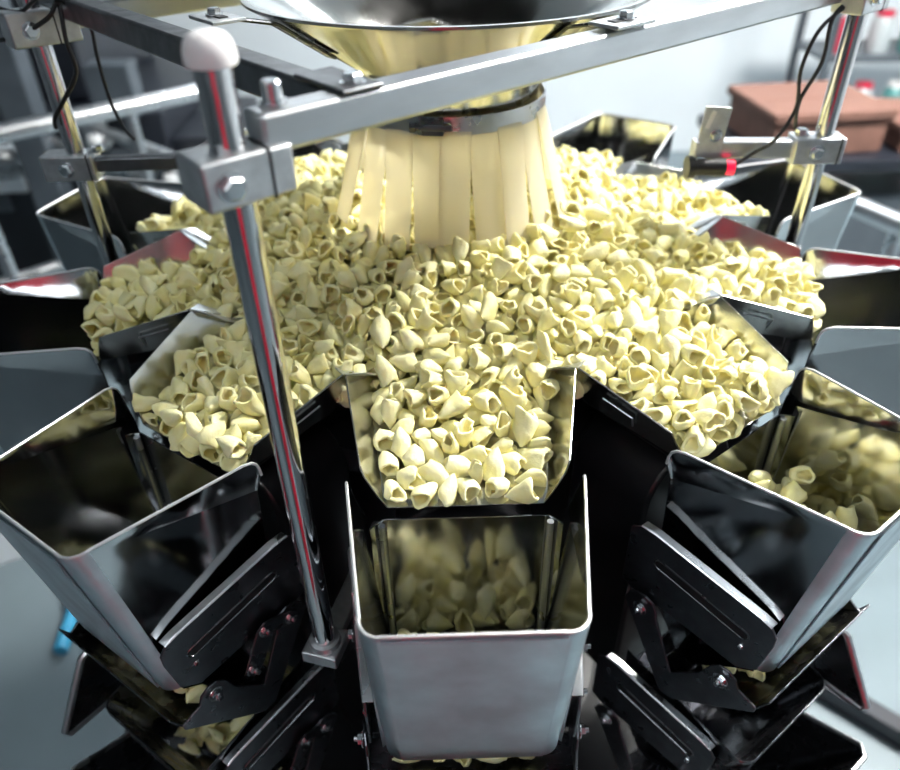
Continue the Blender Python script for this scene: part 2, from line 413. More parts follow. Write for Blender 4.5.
    arm = [(0.4135, 0.116), (0.417, 0.126), (0.424, 0.132), (0.433, 0.133), (0.442, 0.129), (0.447, 0.120), (0.449, 0.110), (0.474, 0.052), (0.499, 0.080), (0.507, 0.100), (0.514, 0.107), (0.523, 0.1065), (0.531, 0.101), (0.535, 0.091), (0.5535, 0.083), (0.553, 0.076), (0.482, 0.0145), (0.473, 0.014), (0.466, 0.018)]
    for s in (-1, 1):
        def Q(R, z, off): return P(R, s*(lat(R)+off), z)
        B().prism([Q(R, z, 0.0095) for R, z in arm], (0, s*0.0025, 0)).build('gate_arm', 'steel_plate', g, ang=25, bevel=0.0007)
        bl = [(0.431, 0.115), (0.519, 0.091)] if s < 0 else [(0.432, 0.118), (0.519, 0.094), (0.459, 0.126), (0.480, 0.088)]
        for (R, z) in bl: bolt(g, Q(R, z, 0.0122), (0, s, 0), 0.95, me=BOLT)
        if s > 0:
            lk = [(0.424, 0.121), (0.432, 0.129), (0.459, 0.137), (0.468, 0.131), (0.490, 0.088), (0.481, 0.078), (0.471, 0.084), (0.452, 0.117), (0.43, 0.109)]
            B().prism([Q(R, z, 0.0121) for R, z in lk], (0, s*0.002, 0)).build('link_plate', 'steel_dark', g, ang=25, bevel=0.0006)
    fl = B(); n = 7
    prof = [(0.458, 0.048), (0.474, 0.0165), (0.480, 0.0165), (0.5495, 0.077), (0.5535, 0.082), (0.5615, 0.1000)]
    fl.grid([[P(R, (lat(R)+0.0105)*(-1+2*j/n), z) for j in range(n+1)] for (R, z) in prof])
    fl.build('flap', 'steel_dark', g, ang=20, solid=0.0016, bevel=0.0004)
    return t
UP_LABEL = {
 0: 'steel hopper with a pale frosted front plate, beside the foot of the white-capped pole', 1: 'brightly lit steel hopper holding a deep pile of snacks, with black slotted side plate',
 2: 'steel hopper with a red reflection, under the red-tipped photo sensor', 3: 'pale-sided steel hopper behind the pole carrying the red-tipped sensor',
 4: 'gold-reflecting steel hopper between the funnel and the sensor pole', 5: 'steel hopper hidden directly behind the plastic strip curtain',
 -1: 'dark shiny steel hopper with a few loose snacks inside, near the white-capped pole', -2: 'shaded steel hopper with a red reflection, at the pole with dangling cables',
 -3: 'open steel hopper behind the pole with dangling cables', -4: 'steel hopper behind the clamp of the white-capped pole'}
LO_LABEL = {0: 'dark lower weigh hopper beneath the frosted-front hopper', 1: 'dark empty lower weigh hopper under the brightly lit full hopper',
 2: 'dark lower weigh hopper under the hopper below the photo sensor', -1: 'dark lower weigh hopper with a clump of snacks, under the hopper with loose snacks',
 -2: 'dark lower weigh hopper under the shaded red-reflecting hopper'}
uh = make_hopper(True)
for k in range(-4, 6):
    o = uh if k == 0 else copy_tree(uh)
    place(o, k, HR0, HZ0); tag(o, UP_LABEL[k], 'hopper', 'upper ring of pool hoppers')
mk = []
for (R, z) in [(0.424, 0.1985), (0.4285, 0.1975), (0.4295, 0.1935), (0.4265, 0.194), (0.4240, 0.1925), (0.4240, 0.1895), (0.4262, 0.1878), (0.4292, 0.1885)]:
    mk.append(head_pt(-1, R, lat(R)+0.0073, z))
for o in COL.objects:
    if o.name.startswith('hanger_plate') and o.parent and o.parent.get('label') == UP_LABEL[-1]:
        q_ = [v.co for v in o.data.vertices]
        if q_[0].y > 0:
            inv = (Matrix.Translation(o.parent.location) @ o.parent.rotation_euler.to_matrix().to_4x4()).inverted()
            B().tube([inv @ p for p in mk], 0.0005, 6).build('pen_mark', 'black_slot', o)
            break
lh = make_hopper(False)
for k in range(-2, 3):
    o = lh if k == 0 else copy_tree(lh)
    place(o, k, HR0, HZ0-0.215); tag(o, LO_LABEL[k], 'hopper', 'lower ring of weigh hoppers')

# ------------------------------------------------------------------ discharge chutes under the lower hoppers
def make_chute():
    t = empty('discharge_chute')
    def P(R, l, z): return (R-0.5, l, z+0.5)
    ed = [P(0.52, -0.092, -0.135), P(0.612, -0.092, -0.100), P(0.622, -0.082, -0.100), P(0.622, 0.082, -0.100), P(0.612, 0.092, -0.100), P(0.52, 0.092, -0.135)]
    lo = [P(0.43, -0.07, -0.40), P(0.45, -0.07, -0.42), P(0.46, -0.06, -0.43), P(0.46, 0.06, -0.43), P(0.45, 0.07, -0.42), P(0.43, 0.07, -0.40)]
    B().grid([ed, lo]).build('chute_plate', 'steel_dark', t, solid=0.002)
    B().tube(ed, 0.003, 8).build('chute_lip', 'steel_satin', t)
    B().prism([P(0.44, -0.003, -0.40), P(0.44, 0.003, -0.40), P(0.44, 0.003, -0.518), P(0.44, -0.003, -0.518)], (0.02, 0, 0)).build('chute_bracket', 'black_metal', t)
    return t
CH_LABEL = {0: 'dark sloping chute under the frosted-front hopper', 1: 'dark sloping chute under the brightly lit full hopper', 2: 'dark sloping chute under the hopper below the photo sensor',
            -1: 'dark sloping chute under the hopper with loose snacks', -2: 'dark sloping chute under the shaded red-reflecting hopper'}
ch0 = make_chute()
for k in range(-1, 2):
    o = ch0 if k == 0 else copy_tree(ch0)
    place(o, k, 0.5, -0.5); tag(o, CH_LABEL[k], 'chute', 'ring of discharge chutes')

# ------------------------------------------------------------------ support frame
fr = empty('support_frame', (0, 0, 0)); tag(fr, 'stainless steel pole and beam frame carrying the funnel over the heap', 'frame')
LF, RB, LB = Vector((-0.1252, -0.4426, 0)), Vector((0.4572, 0.0508, 0)), Vector((-0.4578, 0.0452, 0))
dA = (RB-LF).normalized(); dB = Vector((-dA.y, dA.x, 0))
angA = math.atan2(dA.y, dA.x)
RA = Matrix.Rotation(angA, 3, 'Z')
Lab = (RB-LF).length
RB, LB = Vector((0.434, 0.006, 0)), Vector((-0.4348, 0.0003, 0))
def pole(p, z0, z1, r=0.0102):
    return B().tube([(p.x, p.y, z0), (p.x, p.y, z1)], r, 28).build('pole', 'steel_pole', fr)
pole(LF, 0.118, 0.628); pole(RB, -0.1, 0.70); pole(LB, -0.1, 0.70)
cap = B().lathe([(0.0, 0.6375), (0.006, 0.637), (0.0100, 0.6352), (0.0125, 0.6322), (0.0138, 0.628), (0.0142, 0.6225), (0.0136, 0.6205), (0.0104, 0.6205)], 32, c=(LF.x, LF.y, 0)).build('pole_cap', 'white_plastic', fr)
cap['label'] = 'white plastic pole cap'
# beams
BZ = 0.5815; BW = 0.023
def beam(a, d, s0, s1, z, w_=BW, name='beam', m_='steel_beam', h_=None):
    c = a+d*((s0+s1)/2); b = B(); b.box((0, 0, 0), (s1-s0, w_, h_ or w_))
    o = b.build(name, m_, fr, smooth=True, ang=30, bevel=0.0028, loc=(c.x, c.y, z)); o.rotation_euler = (0, 0, math.atan2(d.y, d.x)); return o
beam(LF, dA, 0.017, Lab-0.005, BZ)
# cross beam B, perpendicular to A
q_ = at_z(368, 93, BZ+BW/2); sB = (Vector((q_.x, q_.y, 0))-LF).dot(dA)
pB = LF+dA*sB
beam(pB, dB, 0.013, 0.62, BZ-0.001, m_='beam_grey')
tb = beam(pB, dB, -0.012, 0.045, BZ+BW/2+0.0018, 0.03, 'end_plate', 'beam_grey', 0.003)
bolt(fr, pB+Vector((0, 0, BZ+BW/2+0.003))+dB*0.0, (0, 0, 1), 1.25)
# beam C from the cable pole, parallel to A
beam(LB, dA, -0.02, 0.42, 0.569)
def clamp(p, z, L0, L1, front=True, w_=0.034, h_=0.034, d=dA):
    c = p+d*((L0+L1)/2); t = B().box((0, 0, 0), (L1-L0, w_, h_)).build('clamp', 'zinc', fr, smooth=True, ang=30, bevel=0.002, loc=(c.x, c.y, z))
    a = math.atan2(d.y, d.x); t.rotation_euler = (0, 0, a)
    sl = B().box((0, 0, 0), (0.0016, w_+0.0008, h_+0.0008)); sl.build('clamp_gap', 'black_slot', t, smooth=False, loc=(-(L0+L1)/2+0.016, 0, 0))
    bolt(t, (-(L0+L1)/2-0.010, -w_/2, -0.001), (0, -1, 0), 1.35)
    return t
ck = clamp(LF, 0.5625, -0.025, 0.031, h_=0.028)
tall = B().tube([(0, 0, 0), (0, 0, 0.003)], 0.008, 16).tube([(0, 0, 0.003), (0, 0, 0.012), (0, 0, 0.0135)], [0.0062, 0.0062, 0.005], 18)
sp_ = LF+dA*0.034+dB*0.004; tall.build('standoff_bolt', 'bolt_steel', fr, loc=(sp_.x, sp_.y, BZ+BW/2))
clamp(RB, 0.578, -0.03, 0.03); clamp(LB, 0.564, -0.03, 0.04)
# lower clamps and sensor arms
dS = Vector((-1, 0.06, 0)).normalized()
clamp(RB, 0.4155, -0.036, 0.022, w_=0.03, h_=0.03, d=Vector((1, -0.02, 0)).normalized())
clamp(LB, 0.4155, -0.038, 0.022, w_=0.03, h_=0.03, d=Vector((1, 0.02, 0)).normalized())
beam(RB, dS, 0.03, 0.135, 0.4155, 0.018, 'sensor_arm', 'steel_beam', 0.021)
bolt(fr, RB+dS*0.026+Vector((0, 0, 0.4315)), (0, 0, 1), 1.3)
beam(LB, Vector((1, 0.03, 0)).normalized(), 0.02, 0.165, 0.4165, 0.015, 'sensor_arm', 'beam_grey', 0.017)
bolt(fr, LB+Vector((0.026, 0, 0.4315)), (0, 0, 1), 1.3)
pt_ = LB+Vector((0.15, -0.012, 0.42))
B().box((0, 0, 0), (0.05, 0.003, 0.035), Matrix.Rotation(-0.5, 3, 'Y')).build('sensor_plate', 'zinc', fr, smooth=False, bevel=0.0006, loc=pt_)
# foot lug of the capped pole
lug = B(); inn = Vector((-LF.x, -LF.y, 0)).normalized()
a = math.atan2(inn.y, inn.x)
o = B().box((0.0, 0, 0), (0.034, 0.034, 0.014)).build('foot_lug', 'zinc', fr, bevel=0.0015, loc=(LF.x, LF.y, 0.112)); o.rotation_euler = (0, 0, a)
o = B().box((0.085, 0.0, 0), (0.14, 0.020, 0.012)).build('foot_bracket', 'zinc', fr, bevel=0.0015, loc=(LF.x, LF.y, 0.111)); o.rotation_euler = (0, 0, a)
B().lathe([(0.0102, 0.0), (0.015, 0.0), (0.0135, 0.005), (0.0102, 0.006)], 24, c=(LF.x, LF.y, 0.119)).build('weld_collar', 'zinc', fr)

# photo sensor
ps = empty('photo_sensor', RB+dS*0.132+Vector((0, 0, 0.374))); tag(ps, 'black photo sensor with red tip on a slotted bracket above the heap', 'sensor')
B().box((0.0, -0.012, 0.063), (0.030, 0.0025, 0.058), Matrix.Rotation(0.08, 3, 'Y')).build('bracket', 'zinc', ps, smooth=False, bevel=0.0006)
B().box((-0.005, -0.0136, 0.078), (0.005, 0.0015, 0.020), Matrix.Rotation(0.3, 3, 'Y')).build('bracket_slot', 'white_plastic', ps, smooth=False)
bolt(ps, (0.004, -0.0135, 0.060), (0, -1, 0), 1.1)
B().tube([(-0.026, -0.020, 0.026), (-0.018, -0.020, 0.026)], 0.013, 16).build('lens_nut', 'black_rubber', ps)
B().tube([(-0.020, -0.020, 0.026), (0.019, -0.020, 0.025)], 0.0098, 18).build('sensor_barrel', 'black_rubber', ps)
B().tube([(0.018, -0.020, 0.025), (0.029, -0.020, 0.0245)], 0.0088, 16).build('status_light', 'red_lens', ps)
B().box((-0.018, -0.014, 0.034), (0.004, 0.018, 0.042)).build('sensor_holder', 'zinc', ps, smooth=False)
def cable(name, pts, r, parent=None, loc=None):
    P = [Vector(p) for p in pts]; out = []
    for i in range(len(P)-1):
        p0, p1, p2, p3 = P[max(i-1, 0)], P[i], P[i+1], P[min(i+2, len(P)-1)]
        for q in range(6):
            t = q/6; out.append(0.5*((2*p1)+(p2-p0)*t+(2*p0-5*p1+4*p2-p3)*t*t+(3*p1-p0-3*p2+p3)*t**3))
    out.append(P[-1]); b = B().tube(out, r, 8); return b.build(name, 'black_rubber', parent)
def rel(o, pts): return [p-o.location for p in pts]
def aty(px, py, Y):
    d = ray_dir(px, py); return CAM+d*((Y-CAM.y)/d.y)
cable('cable', rel(ps, [ps.location+Vector((0.027, -0.020, 0.0245)), aty(755, 152, -0.008), aty(775, 140, -0.015), aty(796, 108, -0.015), aty(801, 70, -0.015), aty(818, 32, -0.015), aty(843, 8, -0.010), aty(862, -8, 0.005)]), 0.0022, ps)
cable('cable', rel(ps, [aty(795, 128, 0.000), aty(800, 100, -0.015), aty(822, 62, -0.015), aty(832, 20, -0.015), aty(848, 2, -0.005), aty(870, -10, 0.005)]), 0.0022, ps)
c1 = cable('loose_cable', [aty(-10, 42, 0.005), aty(18, 36, -0.015), aty(48, 18, -0.025), aty(58, 2, -0.015), aty(66, 40, -0.025), aty(76, 72, -0.025), aty(64, 100, -0.025), aty(55, 118, -0.020), aty(56, 128, -0.015)], 0.0024)
tag(c1, 'black cable looping round the pole opposite the photo sensor', 'cable')
c2 = cable('loose_cable', [aty(-6, 6, 0.005), aty(20, 12, -0.015), aty(45, -4, -0.025), aty(86, 18, 0.005), aty(98, 60, 0.005), aty(110, 100, 0.005), aty(124, 128, 0.005), aty(135, 140, 0.005)], 0.0020)
tag(c2, 'thin black cable hanging straight to the small clamp arm', 'cable')

# ------------------------------------------------------------------ feed funnel
fn = empty('feed_funnel', (0, 0, 0.36)); tag(fn, 'round steel feed funnel with a curtain of pale plastic strips', 'funnel')
Z = 0.36
B().lathe([(0.098, 0.470-Z), (0.098, 0.512-Z), (0.104, 0.523-Z), (0.197, 0.583-Z), (0.206, 0.589-Z), (0.209, 0.5905-Z), (0.209, 0.593-Z), (0.204, 0.593-Z), (0.195, 0.5855-Z), (0.102, 0.5255-Z), (0.0962, 0.5125-Z), (0.0962, 0.470-Z)], 96, closed=True).build('cone', 'steel_funnel', fn)
B().lathe([(0.1045, 0.474-Z), (0.1065, 0.474-Z), (0.1065, 0.492-Z), (0.1045, 0.492-Z)], 96, closed=True).build('clamp_band', 'steel_satin', fn)
cs = B(); cs.box((0, 0, 0), (0.022, 0.006, 0.016)); cs.tube([(-0.02, -0.004, 0.0), (0.02, -0.004, 0)], 0.003, 10); cs.tube([(-0.022, -0.004, 0), (-0.016, -0.004, 0)], 0.0055, 6)
o = cs.build('clamp_screw', 'steel_dark', fn, loc=(-0.018, -0.109, 0.484-Z)); o.rotation_euler = (0, 0, -0.16)
def strip(a, wid, r0, r1, ztop, zbot, lean):
    b = B(); rows = []
    for i in range(8):
        q = i/7; r = r0+(r1-r0)*(q**0.85)-0.002*math.sin(q*PI); z = ztop+(zbot-ztop)*q
        an = a+lean*q; rows.append([((r+0.0003*math.cos(PI*(j-2)/4))*math.cos(an+wid/r*(j-2)/4), (r+0.0003*math.cos(PI*(j-2)/4))*math.sin(an+wid/r*(j-2)/4), z-Z) for j in range(5)])
    b.grid(rows); return b.build('strip', 'strip_plastic', fn, solid=0.0012, ang=60)
ns = 22
for i in range(ns):
    a = 2*PI*i/ns-PI/2+0.05
    inner = i % 2
    strip(a, 0.0315+random.uniform(0, 0.004), 0.1032-0.0018*inner, 0.128+random.uniform(0, 0.013)-0.003*inner, 0.488, 0.362+random.uniform(-0.008, 0.010), random.uniform(-0.05, 0.05))
# funnel brackets resting on the beams
def fbracket(px, py, d_out):
    p = at_z(px, py, BZ+BW/2+0.004); p = Vector((p.x, p.y, BZ+BW/2+0.004-Z))
    ang = math.atan2(d_out.y, d_out.x); R = Matrix.Rotation(ang, 3, 'Z')
    b = B(); b.box((0, 0, 0), (0.045, 0.030, 0.003)); t = b.build('mounting_plate', 'zinc', fn, bevel=0.0007, loc=p); t.rotation_euler = (0, 0, ang)
    B().box((0, 0, 0.0018), (0.026, 0.008, 0.0012)).build('plate_slot', 'black_slot', t, smooth=False)
    bolt(t, (0.004, 0, 0.0022), (0, 0, 1), 1.1)
    q = p+R @ Vector((0, 0.0, 0.0)); c = Vector((0, 0, 0.0)); inn_ = Vector((-q.x, -q.y, 0)).normalized()
    rr = Vector((q.x, q.y, 0)).length
    b = B()
    e0 = q+inn_*0.005; e1 = Vector((q.x, q.y, 0))*(0.207/rr)+Vector((0, 0, 0.586-Z)); e2 = Vector((q.x, q.y, 0))*(0.150/rr)+Vector((0, 0, 0.549-Z))
    side = Vector((-inn_.y, inn_.x, 0))*0.008
    b.grid([[e0-side, e0+side], [e1-side, e1+side], [e2-side, e2+side]]); b.build('bracket_strap', 'steel_dark', fn, solid=0.003)
fbracket(622, 22, dA); fbracket(217, 18, dB)
# bar across the inside of the bowl
B().box((0, 0, 0), (0.02, 0.12, 0.012), Matrix.Rotation(0.5, 3, 'Z')).build('inner_bar', 'steel_satin', fn, smooth=False, bevel=0.002, loc=(0.01, 0.06, 0.596-Z))

# ------------------------------------------------------------------ infeed chute above the funnel, unseen, added to block light
inf = empty('infeed_shade_chute', (0.0, 0.10, 0.76)); tag(inf, 'unseen dark steel infeed chute added over the feed funnel to shade it', 'chute')  # out of view; darkens the funnel interior and shades the heap
B().grid([[(-0.10, -0.10, 0), (0.10, -0.10, 0), (0.10, 0.10, 0), (-0.10, 0.10, 0), (-0.10, -0.10, 0)], [(-0.20, -0.18, 0.5), (0.20, -0.18, 0.5), (0.20, 0.3, 0.5), (-0.20, 0.3, 0.5), (-0.20, -0.18, 0.5)],
          [(-0.20, -0.18, 1.93), (0.20, -0.18, 1.93), (0.20, 0.3, 1.93), (-0.20, 0.3, 1.93), (-0.20, -0.18, 1.93)]]).build('chute_body', 'steel_dark', inf, smooth=False, solid=0.003)
B().tube([(-0.10, -0.10, 0), (0.10, -0.10, 0), (0.10, 0.10, 0), (-0.10, 0.10, 0), (-0.10, -0.10, 0)], 0.005, 8).build('chute_rim', 'steel_satin', inf)

# ------------------------------------------------------------------ things around the machine
tc_ = empty('red_stand_in', (0.0, -1.75, FZ)); tag(tc_, 'unseen red cabinet shape added for reflections, standing in for a photographer in red', 'cabinet')  # added behind the camera to give poles and hopper walls their red reflections
B().box((0, 0, 1.10), (0.46, 0.45, 2.1)).build('stand_in_body', 'red_reflect', tc_, smooth=False, bevel=0.008)
B().box((0, 0, 0.025), (0.40, 0.40, 0.05)).build('plinth', 'black_metal', tc_, smooth=False)
for q in range(6):
    d_ = B().box((0, 0.232, 0.24+q*0.34), (0.40, 0.02, 0.28)).build('drawer', 'red_reflect', tc_, smooth=False, bevel=0.004)
    B().tube([(-0.15, 0.258, 0.31+q*0.34), (0.15, 0.258, 0.31+q*0.34)], 0.006, 8).build('handle', 'black_rubber', d_)

def rail_between(t, a, b, r, nm='rail', m_='steel_satin'):
    return B().tube([Vector(a)-t.location, Vector(b)-t.location], r, 16).build(nm, m_, t)
ra, rb_ = at_z(-60, 146, 0.08), at_z(275, 76, 0.08)
gr_ = empty('guard_rail', (ra.x, ra.y, FZ)); tag(gr_, 'stainless tube guard rail in front of the dark packing machine', 'railing')
rail_between(gr_, ra, rb_, 0.026); dn = Vector((0, 0, -0.42)); rail_between(gr_, ra+dn, rb_+dn, 0.02)
for q in (0.04, 0.5, 0.97):
    p = ra.lerp(rb_, q); rail_between(gr_, (p.x, p.y, FZ), (p.x, p.y, p.z), 0.02, 'post')
ra, rb_ = at_z(700, 118, -0.05), at_z(960, 252, -0.05)
gr_ = empty('guard_rail', (rb_.x, rb_.y, FZ)); tag(gr_, 'dull steel tube rail running past the brown cartons', 'railing')
rail_between(gr_, at_z(850, 204, -0.2), at_z(960, 250, -0.2), 0.03, m_='steel_beam')
p = at_z(900, 225, -0.2); rail_between(gr_, (p.x, p.y, FZ), p, 0.022, 'post')

pm = empty('packing_machine', (-1.9, 3.0, FZ)); tag(pm, 'dark navy packing machine with pipes and grey panels behind the guard rail', 'machine')
def pbox(nm, m_, x0, x1, y0, y1, z0, z1, bev=0.01):
    return B().box(((x0+x1)/2+1.9, (y0+y1)/2-3.0, (z0+z1)/2-FZ), (x1-x0, y1-y0, z1-z0)).build(nm, m_, pm, smooth=False, bevel=bev)
pbox('main_body', 'machine_navy', -3.6, -1.35, 2.7, 3.9, FZ, -0.28)
pbox('upper_housing', 'machine_navy', -3.4, -1.75, 2.9, 3.9, -0.28, 0.35)
pbox('side_unit', 'machine_navy', -1.35, -1.08, 2.75, 3.5, FZ, -0.42)
pbox('column', 'machine_grey', -1.98, -1.83, 2.5, 2.62, FZ, 0.4)
pbox('grey_panel', 'machine_grey', -2.75, -2.2, 2.68, 2.71, -0.75, -0.35)
pbox('grey_panel', 'machine_grey', -1.7, -1.4, 2.68, 2.71, -0.9, -0.45)
pbox('control_box', 'machine_grey', -1.62, -1.42, 2.62, 2.75, -0.28, -0.05)
pbox('pale_lid', 'machine_grey', -2.9, -2.2, 2.3, 2.68, -0.62, -0.56)
for (x0, z0_, x1, z1_) in [(-3.2, -0.30, -1.4, -0.52), (-2.4, -0.18, -1.75, -0.40), (-1.75, -0.25, -1.2, -0.50), (-3.0, -0.62, -2.0, -0.50)]:
    B().tube([(x0+1.9, -0.42, z0_-FZ), (x1+1.9, -0.42, z1_-FZ)], 0.028, 10).build('pipe', 'steel_satin', pm)
for (x_, z_) in [(-2.05, -0.42), (-1.62, -0.36), (-1.32, -0.55), (-2.45, -0.30), (-1.5, -0.62), (-1.2, -0.62)]:
    B().lathe([(0, 0.03), (0.028, 0.026), (0.036, 0.0), (0.0, 0.0)], 16).build('knob', 'lamp_case', pm, loc=(x_+1.9, -0.45, z_-FZ))

for (x0, x1, z0_, z1_, m_) in [(-2.62, -2.5, -0.25, -0.02, 'wall_paint'), (-2.2, -2.05, -0.62, -0.40, 'wall_paint'), (-1.33, -1.22, -0.70, -0.48, 'lamp_case'), (-3.1, -2.9, -0.55, -0.38, 'wall_paint'), (-1.7, -1.6, -0.42, -0.30, 'jar_grey')]:
    pbox('cover_plate', m_, x0, x1, 2.60, 2.68, z0_, z1_)
# cartons on a cart
ct = empty('cart', (1.60, 2.15, FZ)); tag(ct, 'dark low cart carrying the brown cartons', 'cart')
B().box((0, 0, 0.86), (1.0, 0.62, 0.05)).build('cart_deck', 'machine_navy', ct, smooth=False, bevel=0.01)
B().box((0, 0, 0.50), (0.9, 0.5, 0.45)).build('cart_box', 'machine_grey', ct, smooth=False, bevel=0.02)
for sx in (-1, 1):
    for sy in (-1, 1):
        B().tube([(sx*0.44, sy*0.26, 0.06), (sx*0.44, sy*0.26, 0.84)], 0.018, 10).build('leg', 'steel_beam', ct)
        B().tube([(sx*0.44-0.02, sy*0.26, 0.05), (sx*0.44+0.02, sy*0.26, 0.05)], 0.05, 16).build('caster', 'black_rubber', ct)
def carton(x, y, z, L, W, H, rz, label):
    t = empty('carton', (x, y, z), rz); tag(t, label, 'box', 'brown cartons on the cart')
    B().box((0, 0, H/2), (L, W, H)).build('box_body', 'cardboard', t, smooth=False, bevel=0.006)
    B().box((0, 0, H-0.006), (L+0.03, W+0.03, 0.035)).build('lid', 'cardboard', t, smooth=False, bevel=0.006)
    B().box((0, 0, H+0.012), (L, 0.05, 0.002)).build('tape', 'cardboard', t, smooth=False)
carton(1.40, 2.10, FZ+0.885, 0.44, 0.40, 0.15, 0.10, 'brown lidded carton, larger one on the dark cart')
carton(1.85, 2.08, FZ+0.885, 0.28, 0.36, 0.09, -0.06, 'small low brown carton at the rail end of the cart')
# storage rack with jars
rk = empty('storage_rack', (2.75, 3.5, FZ)); tag(rk, 'grey storage rack with rows of jars near the pale wall', 'shelf')
for q in range(4): B().box((0, 0, 0.18+q*0.36), (1.5, 0.42, 0.03)).build('shelf_board', 'machine_grey', rk, smooth=False, bevel=0.004)
for sx in (-1, 1):
    for sy in (-1, 1): B().box((sx*0.74, sy*0.2, 0.75), (0.035, 0.035, 1.5)).build('upright', 'machine_grey', rk, smooth=False)
JM = {}
for m_ in ('jar_red', 'jar_teal', 'jar_grey'):
    JM[m_] = (B().lathe([(0, 0), (0.055, 0), (0.058, 0.01), (0.058, 0.15), (0.045, 0.175), (0.04, 0.18), (0, 0.18)], 18).mesh('jar_glass', m_), B().lathe([(0, 0.205), (0.046, 0.203), (0.048, 0.178), (0.0, 0.178)], 18).mesh('jar_lid', 'lamp_case' if m_ != 'jar_grey' else 'jar_red'))
cn = {'jar_red': 'red jar with a white lid', 'jar_teal': 'teal jar with a white lid', 'jar_grey': 'grey jar with a red lid'}
fl_ = ['bottom', 'second', 'third', 'top']
for q in range(1, 4):
    for c_ in range(8):
        m_ = ('jar_grey', 'jar_red', 'jar_teal')[(c_*2+q*q+c_//3) % 3]
        t = empty('jar', (2.75-0.62+c_*0.177, 3.4, FZ+0.195+q*0.36)); tag(t, '%s on the %s shelf of the grey rack' % (cn[m_], fl_[q]), 'jar', '%s on the %s shelf' % (cn[m_], fl_[q]))
        for me_, nm in zip(JM[m_], ('glass', 'lid')):
            o = bpy.data.objects.new(nm, me_); COL.objects.link(o); o.parent = t
# tote and hose beside the machine
tp_ = at_z(5, 560, FZ)
tt = empty('plastic_tote', (tp_.x-0.1, tp_.y+0.1, FZ), 0.5); tag(tt, 'pale blue plastic tote on the floor near the hopper with loose snacks', 'tote')
B().grid([[(-0.25, -0.18, 0.35), (0.25, -0.18, 0.35), (0.25, 0.18, 0.35), (-0.25, 0.18, 0.35), (-0.25, -0.18, 0.35)], [(-0.22, -0.15, 0.002), (0.22, -0.15, 0.002), (0.22, 0.15, 0.002), (-0.22, 0.15, 0.002), (-0.22, -0.15, 0.002)]]).build('tote_wall', 'wall_paint', tt, smooth=False, solid=0.006)
B().box((0, 0, 0.006), (0.44, 0.30, 0.006)).build('tote_floor', 'wall_paint', tt, smooth=False)
B().tube([(-0.25, -0.18, 0.35), (0.25, -0.18, 0.35), (0.25, 0.18, 0.35), (-0.25, 0.18, 0.35), (-0.25, -0.18, 0.35)], 0.012, 8).build('tote_rim', 'wall_paint', tt)
h_ = at_z(60, 650, FZ+0.03)
P_ = [Vector((h_.x, h_.y, FZ+0.025)), Vector((h_.x-0.02, h_.y+0.15, FZ+0.025)), Vector((h_.x-0.10, h_.y+0.30, FZ+0.03)), Vector((h_.x-0.12, h_.y+0.5, FZ+0.03)), Vector((h_.x-0.3, h_.y+0.8, FZ+0.03))]
o = B().tube(P_, 0.02, 10).build('air_hose', 'blue_hose'); tag(o, 'bright blue air hose lying on the floor beside the tote', 'hose')
ca, cb = at_z(800, 672, FZ+0.03), at_z(960, 768, FZ+0.03)
o = B().box((ca+cb)/2, ((cb-ca).length, 0.05, 0.06), Matrix.Rotation(math.atan2((cb-ca).y, (cb-ca).x), 3, 'Z')).build('floor_channel', 'machine_navy', None, smooth=False, bevel=0.006); tag(o, 'dark metal channel bar lying on the pale floor', 'bar')

# ------------------------------------------------------------------ snacks
def snack_mesh(i):
    r_ = random.Random(100+i)
    L = r_.uniform(0.023, 0.030); Rm = r_.uniform(0.0104, 0.0130); fl = r_.uniform(0.60, 0.98); th = r_.uniform(0.0026, 0.0036)
    bend = r_.uniform(-0.5, 0.5); ph = [r_.uniform(0, 6.28) for _ in range(6)]; amp = r_.uniform(0.14, 0.34); ex = r_.uniform(0.62, 0.88)
    lipw = [r_.uniform(-0.0042, 0.0042) for _ in range(3)]
    crimp = r_.uniform(0.05, 0.34); dent = r_.uniform(0.0, 0.30); da = r_.uniform(0, 6.28)
    pw = r_.uniform(1.4, 2.4); n = 16; ts = [0.0, 0.035, 0.11, 0.24, 0.4, 0.56, 0.72, 0.87, 0.96, 1.0]
    rings = []
    def ring(t, shrink, dz):
        rad = Rm*((1-(1-t)**pw)**ex)*(1-crimp*max(0, (t-0.6)/0.4)**1.6)
        if t < 0.005: rad = Rm*0.12
        R_ = []
        for k in range(n):
            a = 2*PI*k/n
            m_ = 1+amp*t*(math.sin(2*a+ph[0])*0.5+math.sin(3*a+ph[1])*0.36+math.sin(5*a+ph[2]+3*t)*0.30+math.sin(7*a+ph[5]-5*t)*0.14)+0.07*math.sin(9*t+ph[3]+a)-dent*math.exp(-((t-0.6)/0.3)**2)*max(0, math.cos(a-da))**3
            rr = max(0.0006, rad*m_-shrink)
            z = (t-0.5)*L+dz+t**4*(lipw[0]*math.sin(a+ph[4])+lipw[1]*math.sin(2*a+ph[5]))
            x = rr*math.cos(a)+bend*0.022*(t-0.4)**2*1.3; y = rr*math.sin(a)*fl
            R_.append((x, y, z))
        return R_
    for t in ts: rings.append(ring(t, 0, 0))
    rings.append(ring(1.0, th*0.5, 0.0007)); rings.append(ring(0.985, th, 0))
    for t in (0.85, 0.65, 0.42, 0.25): rings.append(ring(t, th, 0.0))
    V = [p for R_ in rings for p in R_]; F = []
    for i_ in range(len(rings)-1):
        for k in range(n): F.append((i_*n+k, i_*n+(k+1) % n, (i_+1)*n+(k+1) % n, (i_+1)*n+k))
    F.append(tuple(range(n-1, -1, -1))); F.append(tuple((len(rings)-1)*n+k for k in range(n)))
    return V, F
VAR = []
